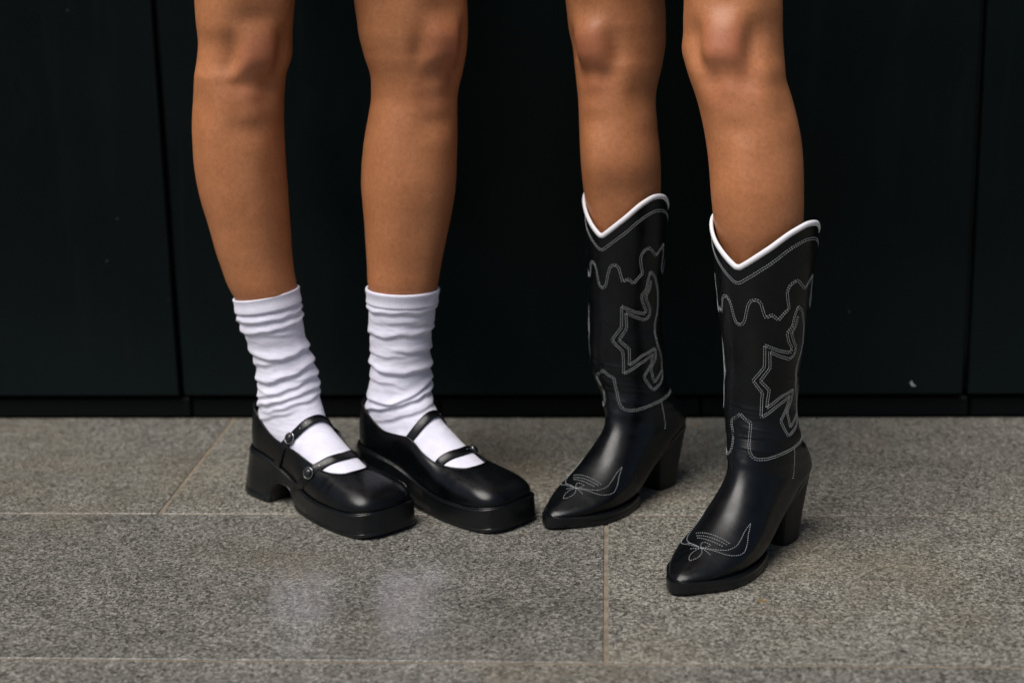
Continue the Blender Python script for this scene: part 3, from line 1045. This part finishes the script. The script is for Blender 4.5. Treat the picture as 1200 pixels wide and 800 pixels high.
class Boot:
    def __init__(self, back, phi, shaft):
        self.back, self.phi = back, phi
        q = np.arange(len(BR), dtype=float)
        T = np.array(BR)
        self.q = q
        self.T = T
        ca, sa = math.cos(phi), math.sin(phi)
        # fit shaft rings to the leg they stand round
        self.kq, self.sx, self.sy = [], [], []
        sh = sorted(shaft)
        for (fx, fz, bx, bz, a) in BR:
            z = (fz + bz) / 2
            R = (fx - bx) / 2
            ext = math.hypot(R * ca, a * sa)
            cx = back[0] + (fx + bx) / 2 * ca
            zz = [r[0] for r in sh]
            x0 = np.interp(z, zz, [r[1] for r in sh])
            x1 = np.interp(z, zz, [r[2] for r in sh])
            f = np.clip((z - 0.125) / 0.06, 0, 1)
            k = 1 + f * ((x1 - x0) / 2 / ext - 1)
            dx = (x0 + x1) / 2 - cx
            if z < .185:                       # below the ankle the shift fades into the foot
                dx = last * np.clip((z - .088) / .08, 0, 1)
            else:
                last = dx
            self.kq.append(k)
            self.sx.append(dx * ca)
            self.sy.append(-dx * sa)
        self.kq, self.sx, self.sy = map(np.array, (self.kq, self.sx, self.sy))

    def S(self, qv, th):
        """surface point in boot frame; qv, th arrays of one shape"""
        qv = np.asarray(qv, float)
        th = np.asarray(th, float)
        sh = qv.shape
        t = cub(self.q, np.c_[self.T, self.kq, self.sx, self.sy], qv.ravel())
        fx, fz, bx, bz, a, k, sx, sy = t.T
        th = th.ravel()
        c, s = np.cos(th), np.sin(th)
        foot = np.clip((qv.ravel() - 6.5) / 3, 0, 1)
        nt_, nb = 2 - 0.10 * foot - 0.30 * np.clip((qv.ravel() - 10) / 3, 0, 1), 2 + 3.0 * np.clip((qv.ravel() - 6) / 2.5, 0, 1)
        n_ = np.where(c > 0, nt_, nb)
        den = (np.abs(c)**n_ + np.abs(s)**n_)**(1 / n_)
        c2, s2 = c / den, s / den
        cx, cz = (fx + bx) / 2, (fz + bz) / 2
        hx, hz = (fx - bx) / 2, (fz - bz) / 2
        x = cx + hx * c2 * k + sx
        z = cz + hz * c2
        y = a * s2 * k + sy
        # soft leather: creases across the ankle
        qr = qv.ravel()
        cr = np.zeros_like(x)
        for q0, amp, w, thc in ((4.6, .0009, .30, 0.8), (5.5, .0008, .26, -1.0), (6.3, .0007, .30, 1.4), (3.6, .0010, .36, 1.9), (2.7, .0010, .40, -1.6), (7.2, .0005, .25, 0)):
            cr += amp * np.exp(-((qr - q0 - 0.25 * np.sin(th * 1.5 + q0)) / w)**2) * (0.35 + 0.65 * np.cos((th - thc) / 2)**2)
        for q0, amp, w, thc, tilt in ((4.35, 0.00066, .055, .3, .16), (4.95, 0.00078, .06, -.3, -.14), (5.45, 0.00060, .05, .7, .2), (5.9, 0.00072, .06, .1, -.1),
                                      (3.45, 0.00054, .05, 1.2, .12), (6.6, 0.00048, .05, .5, .15)):
            dq = qr - q0 - tilt * np.sin(th - thc)
            cr += amp * (np.exp(-((dq + w) / (w * 1.6))**2) - 1.2 * np.exp(-(dq / w)**2)) * np.exp(-((np.mod(th - thc + np.pi, 2 * np.pi) - np.pi) / .75)**2)
        for i in range(len(x)):
            g = 1.0 if qr[i] < 7 else max(0.0, 1 - (qr[i] - 7) / 3)
            if g > 0:
                cr[i] += g * 0.0016 * vnoise((x[i] + self.back[0] * 7, y[i], z[i] * 1.5), 17)
        x += cr * c
        y += cr * s
        return np.stack([x, y, z], 1).reshape(sh + (3,))

    def qtop(self, th):
        """scalloped topline: V dips front and back, rounded peaks at the sides"""
        u = np.abs(((th + np.pi) % (2 * np.pi)) - np.pi)            # 0 front .. pi back
        z = cub([0, .05, .14, .6, 1.1, 1.45, 1.75, 2.2, 2.75, np.pi], [.3545, .3548, .3580, .3765, .397, .4035, .4015, .388, .372, .368], u.ravel()).reshape(u.shape)
        # z -> q on the straight shaft
        zr = [r[1] for r in BR[:4]][::-1]
        return np.interp(z, zr, [3, 2, 1, 0])

    def grid(self):
        th = 2 * np.pi * np.arange(NAB) / NAB
        top = self.qtop(th)
        t = np.linspace(0, 1, NQB)
        qmax = len(BR) - 1
        base = t * qmax
        Q = base[:, None] + top[None, :] * np.clip(1 - base[:, None] / 4.5, 0, 1)**1.0
        return self.S(Q, np.broadcast_to(th, Q.shape)), th, top

    def normal(self, q, th):
        e = 0.01
        du = self.S(np.array([q + e]), np.array([th]))[0] - self.S(np.array([q - e]), np.array([th]))[0]
        dv = self.S(np.array([q]), np.array([th + e]))[0] - self.S(np.array([q]), np.array([th - e]))[0]
        n_ = np.cross(du, dv)
        n_ /= np.linalg.norm(n_) + 1e-12
        c = self.S(np.array([q, q]), np.array([0, np.pi])).mean(0)
        p = self.S(np.array([q]), np.array([th]))[0]
        return n_ if n_.dot(p - c) > 0 else -n_


# stitch paths in the boot's own surface coordinates: (station along the boot, degrees round from the front seam)
TWO, ONE = (-0.00125, 0.00125), (0.0,)
DRIP = [(2.15, 0), (2.135, 4.2), (2.06, 7.6), (1.918, 9.8), (1.762, 12.3), (1.68, 15.5), (1.649, 20.5), (1.665, 25), (1.716, 28.2), (1.865, 31.1), (1.987, 34.1), (1.925, 41.8),
        (2.037, 50.0), (1.905, 57.8), (1.839, 64.0), (1.67, 60.8), (1.52, 59.0), (1.40, 62.3), (1.331, 70.4), (1.36, 75), (1.426, 79.6), (1.514, 86.0),
        (1.42, 94.7), (1.314, 103.6), (1.569, 107.1), (1.833, 107.6), (1.95, 116), (1.75, 126), (1.62, 138), (1.75, 150), (1.95, 158), (2.02, 168), (1.95, 180)]
STAR = [(1.821, 81.3), (2.0, 77.0), (2.185, 75.0), (2.307, 66.7), (2.492, 70.6), (2.633, 77.0), (2.716, 74.6), (2.68, 64), (2.653, 57.5), (2.52, 36.5),
        (3.001, 36.5), (3.338, 21.1), (3.665, 36.8), (4.634, 37.5), (4.171, 60.0), (3.847, 85.0), (4.192, 82.4), (4.818, 68.9), (5.571, 79.8), (5.134, 106.1)]
STAR_IN = [(2.015, 83.3), (2.198, 81.0), (2.321, 74.0), (2.516, 80.0), (2.62, 85.0), (2.78, 84.0), (2.864, 74.6), (2.76, 56.6), (2.653, 43.1), (3.021, 44.6),
           (3.336, 31.9), (3.586, 46.8), (4.178, 45.6), (3.828, 66.8), (3.68, 90.2), (4.009, 91.6), (4.446, 81.6), (5.171, 87.4), (4.652, 107.7)]
STAR_BACK = [(1.821, 81.3), (1.944, 91.7), (2.257, 101.3), (2.591, 104.8), (2.777, 103), (2.991, 96.7), (3.263, 94.3), (3.625, 97.0), (4.196, 110.4), (4.812, 110.5), (5.134, 106.1)]
TONGUE = [(4.56, 0), (4.70, 6), (4.84, 13), (4.95, 21.5), (5.2, 21.6), (5.7, 19.6), (6.2, 18.6), (6.73, 22.0), (6.98, 28), (7.04, 34.6), (6.98, 46.8), (6.78, 58),
          (6.53, 70), (6.28, 84), (6.05, 97), (5.85, 112), (5.7, 130)]
SIDE = [(6.20, 88.5), (6.8, 90), (7.6, 92.5), (8.4, 100)]
WING = [[(12.606, 2), (12.56, 14), (12.506, 25.7), (12.43, 46), (12.34, 57), (12.213, 64.0), (12.05, 70), (11.85, 72.6), (11.496, 66.7), (11.087, 57.2), (10.579, 52.0)],
        [(10.579, 52.0), (10.8, 49.6), (10.996, 48.4), (11.491, 50.3), (11.75, 51), (11.916, 49.4), (12.203, 42.5), (12.38, 30), (12.486, 17.1), (12.606, 2)]]
TOE = [
    [(12.606, 2), (12.75, -4.5), (12.935, -8.1), (13.1, -10), (13.267, -9.8), (13.48, -6), (13.616, -1.4), (13.45, 4.5), (13.253, 8.2), (13.05, 9.3), (12.868, 8.8), (12.606, 2)],
    [(12.40, -36), (12.47, -17.0), (12.606, 2)],
    [(12.767, -19.4), (12.69, -8), (12.606, 2), (12.68, 12), (12.795, 25.7)],
    [(12.606, 2), (12.45, -3.5), (12.323, -4.4), (12.25, 0), (12.271, 6), (12.297, 12.5), (12.45, 9), (12.606, 2)],
    [(11.811, -29.8), (11.76, -14), (11.763, 3.8), (11.80, 22), (11.864, 39)],
    [(11.958, -24.2), (11.93, -9), (11.937, 7.1), (11.955, 23), (11.988, 36.5)],
    [(12.076, -19.9), (12.085, -5), (12.111, 10.5), (12.12, 22), (12.141, 32)],
]
TOE += WING + [[(q, -d - 1) for q, d in w] for w in WING]
for _p in (STAR, STAR_IN, STAR_BACK, TONGUE, SIDE):
    _p[:] = [(q, d - 3.5 * min(1, d / 15)) for q, d in _p]


def mirrored(path, rows, turn=0):
    return [(path, rows), ([(q, -d - turn) for q, d in path], rows)]


def pattern(boot):
    zr, qr = [BR[k][1] for k in (3, 2, 1, 0)], [3, 2, 1, 0]
    col = []
    for d in range(0, 361, 4):
        qt = boot.qtop(np.array([math.radians(d)]))[0]
        zt = np.interp(qt, [0, 1, 2, 3], [BR[k][1] for k in range(4)]) - 0.0185
        col.append((float(np.interp(zt, zr, qr)), d))
    return [("collar_stitching", [(col, TWO)]),
            ("shaft_stitching", mirrored(DRIP, TWO) + mirrored(STAR, TWO, 25) + mirrored(STAR_IN, TWO, 25) + mirrored(STAR_BACK, TWO, 25)),
            ("seam_stitching", mirrored(TONGUE, TWO) + mirrored(SIDE, ONE)),
            ("toe_stitching", [(p, ONE) for p in TOE])]


def stitch_geo(boot, lines, SV, SF, pitch=0.0029, ln=0.0018, r=0.00033):
    """short raised stitches along each path, in rows set off to its sides"""
    for pts, rows in lines:
        pts = np.array(pts, float)
        n_ = 40 * (len(pts) - 1) + 1
        u = np.linspace(0, len(pts) - 1, n_)
        dq, dt = np.interp(u, np.arange(len(pts)), pts[:, 0]), np.radians(np.interp(u, np.arange(len(pts)), pts[:, 1]))
        P = boot.S(dq, dt)
        e = 0.01
        du, dv = boot.S(dq + e, dt) - boot.S(dq - e, dt), boot.S(dq, dt + e) - boot.S(dq, dt - e)
        nr = np.cross(du, dv)
        nr /= np.linalg.norm(nr, axis=1)[:, None] + 1e-12
        mid = (boot.S(dq, dt * 0) + boot.S(dq, dt * 0 + np.pi)) / 2
        nr *= np.sign((nr * (P - mid)).sum(1))[:, None]
        d = np.r_[0, np.cumsum(np.linalg.norm(np.diff(P, axis=0), axis=1))]
        k = max(2, int(d[-1] / pitch))
        at = lambda x, A: np.array([np.interp(x, d, A[:, c]) for c in range(3)])
        for off in rows:
            for i in range(k):
                s0 = (i + 0.1) * d[-1] / k
                a, b_, na = at(s0, P), at(s0 + ln, P), at(s0 + ln / 2, nr)
                tg = b_ - a
                tg /= np.linalg.norm(tg) + 1e-9
                sh = np.cross(na, tg) * off + na * 0.0002
                v, f = tube_geo([a + sh, (a + b_) / 2 + sh + na * 0.0002, b_ + sh], [r * .7, r, r * .7], 5, False, len(SV))
                SV += v
                SF += f


B_W = ([.130, .15, .17, .19, .21, .226, .242, .255, .265, .2735], [.0375, .0425, .0465, .0475, .0450, .0392, .0292, .0205, .0145, .0100])


def make_boot(parent, org, back, phi, shaft, side, label=None):
    b = Boot(back, phi, shaft)
    G, th, top = b.grid()
    V = [tuple(p) for r in G for p in r]
    F = grid_faces(NQB, NAB)
    F.append(tuple(len(V) - NAB + i for i in range(NAB)))
    o = link("boot", V, F, M["leather"], parent)
    o.location = (back[0] - org[0], back[1] - org[1], 0)
    o.rotation_euler = (0, 0, phi)
    recalc(o)
    pg = o.data.polygons[40 * NAB + 0]
    if pg.normal.x < 0:
        o.data.flip_normals()
    md = o.modifiers.new("thickness", 'SOLIDIFY')
    md.thickness = 0.0022
    md.offset = -1
    # white piping on the topline
    V, F = [], grid_faces(NAB, 10)
    F += [((NAB - 1) * 10 + k, (NAB - 1) * 10 + (k + 1) % 10, (k + 1) % 10, k) for k in range(10)]
    axis = (G[0, :, :2].min(0) + G[0, :, :2].max(0)) / 2
    for i in range(NAB):
        o2 = G[0, i, :2] - axis
        o2 = np.array([*(o2 / np.linalg.norm(o2)), 0])
        tg = G[0, (i + 1) % NAB] - G[0, i - 1]
        tg /= np.linalg.norm(tg)
        u2 = np.cross(o2, tg)
        u2 *= np.sign(u2[2])
        for k in range(10):
            a = 2 * math.pi * k / 10
            V.append(G[0, i] - o2 * 0.0007 + o2 * math.cos(a) * 0.0024 + u2 * math.sin(a) * 0.0034)
    link("piping", V, F, M["piping"], o)
    # sole: thick forepart and a thin waist running up to the heel
    xs = np.unique(np.r_[.130, .1315, .135, np.linspace(.14, .262, 44), .262 + .0115 * np.sin(np.linspace(0, np.pi / 2, 14))])
    rings = []
    for x in xs:
        w = (float(cub(*B_W, [x])[0]) + 0.0012) * math.sqrt(max(0.003, 1 - (max(0, x - .2615) / .0121)**2))
        spring = 0.005 * np.clip((x - .20) / .06, 0, 1)**2
        zt = 0.0135 + spring * 0.7 + 0.010 * np.clip((.165 - x) / .035, 0, 1)**2 * 0.5
        zb_ = spring * 0.8
        wk = w if x > .1301 else w - .0012
        prof = [(0, .95), (.10, .99), (.45, 1.0), (.62, .985), (.66, 1.0), (.94, 1.0), (1.0, .97)]
        ring = [(x, wk * k, zb_ + (zt - zb_) * t) for t, k in prof] + [(x, -wk * k, zb_ + (zt - zb_) * t) for t, k in prof[::-1]]
        rings.append(ring)
    nc = len(rings[0])
    V = [p for r in rings for p in r]
    F = grid_faces(len(rings), nc)
    F.append(tuple(range(nc)))
    F.append(tuple(len(V) - nc + i for i in range(nc)))
    off = len(V)
    wx = np.linspace(0.0, .150, 40)
    wz = cub([0, .03, .06, .09, .12, .15], [.0865, .0800, .0665, .048, .029, .0135], wx)
    ww = np.interp(wx, [0, .004, .012, .025, .05, .09, .12, .15], [.004, .014, .024, .030, .0315, .029, .032, .037])
    for x, z, w in zip(wx, wz, ww):
        V += [(x - .002, w, z - .006), (x - .002, w + .0006, z), (x - .002, -w - .0006, z), (x - .002, -w, z - .006)]
    F += grid_faces(40, 4, True, off)
    F += [(off, off + 1, off + 2, off + 3), tuple(off + 156 + i for i in range(4))]
    so_ = link("sole", V, F, M["sole"], o)
    recalc(so_)
    so_.data.set_sharp_from_angle(angle=rad(40))
    # stacked block heel, slanting forward
    NH = 40
    V = []
    lv = np.linspace(0, 1, 12)
    for t in lv:
        x0 = -.003 + .021 * (1 - t)**0.9
        x1 = .066 + .006 * t
        w = .0245 + .006 * t**1.4
        for k in range(NH):
            a = 2 * math.pi * k / NH
            c, s = math.cos(a), math.sin(a)
            e = 2.3 if c < 0 else 7.0
            dn = (abs(c)**e + abs(s)**e)**(1 / e)
            x = (x0 + x1) / 2 + (x1 - x0) / 2 * c / dn
            y = w * s / dn
            ztop = float(np.interp(x + .002, wx, wz)) - .0055
            zz = 0.0006 if t == 0 else ztop * t
            sh = 1 - (0.03 if t == 0 else 0)
            V.append(((x - .03) * sh + .03, y * sh, zz))
    F = grid_faces(12, NH)
    F += [tuple(range(NH)), tuple(len(V) - NH + i for i in range(NH))]
    hl = link("heel", V, F, M["heel"], o)
    recalc(hl)
    hl.data.set_sharp_from_angle(angle=rad(40))
    # rows of stitching
    for nm, lines in pattern(b):
        SV, SF = [], []
        stitch_geo(b, lines, SV, SF)
        link(nm, SV, SF, M["thread"], o, kind="stuff")
    return o, b


BC = dict(back=(0.091, 2.134), phi=math.pi + rad(51.5))
BD = dict(back=(0.232, 1.930), phi=math.pi + rad(54))
boot_c, surf_c = make_boot(person2, ORG2, BC["back"], BC["phi"], SHAFT_C, -1)
boot_d, surf_d = make_boot(person2, ORG2, BD["back"], BD["phi"], SHAFT_D, 1)
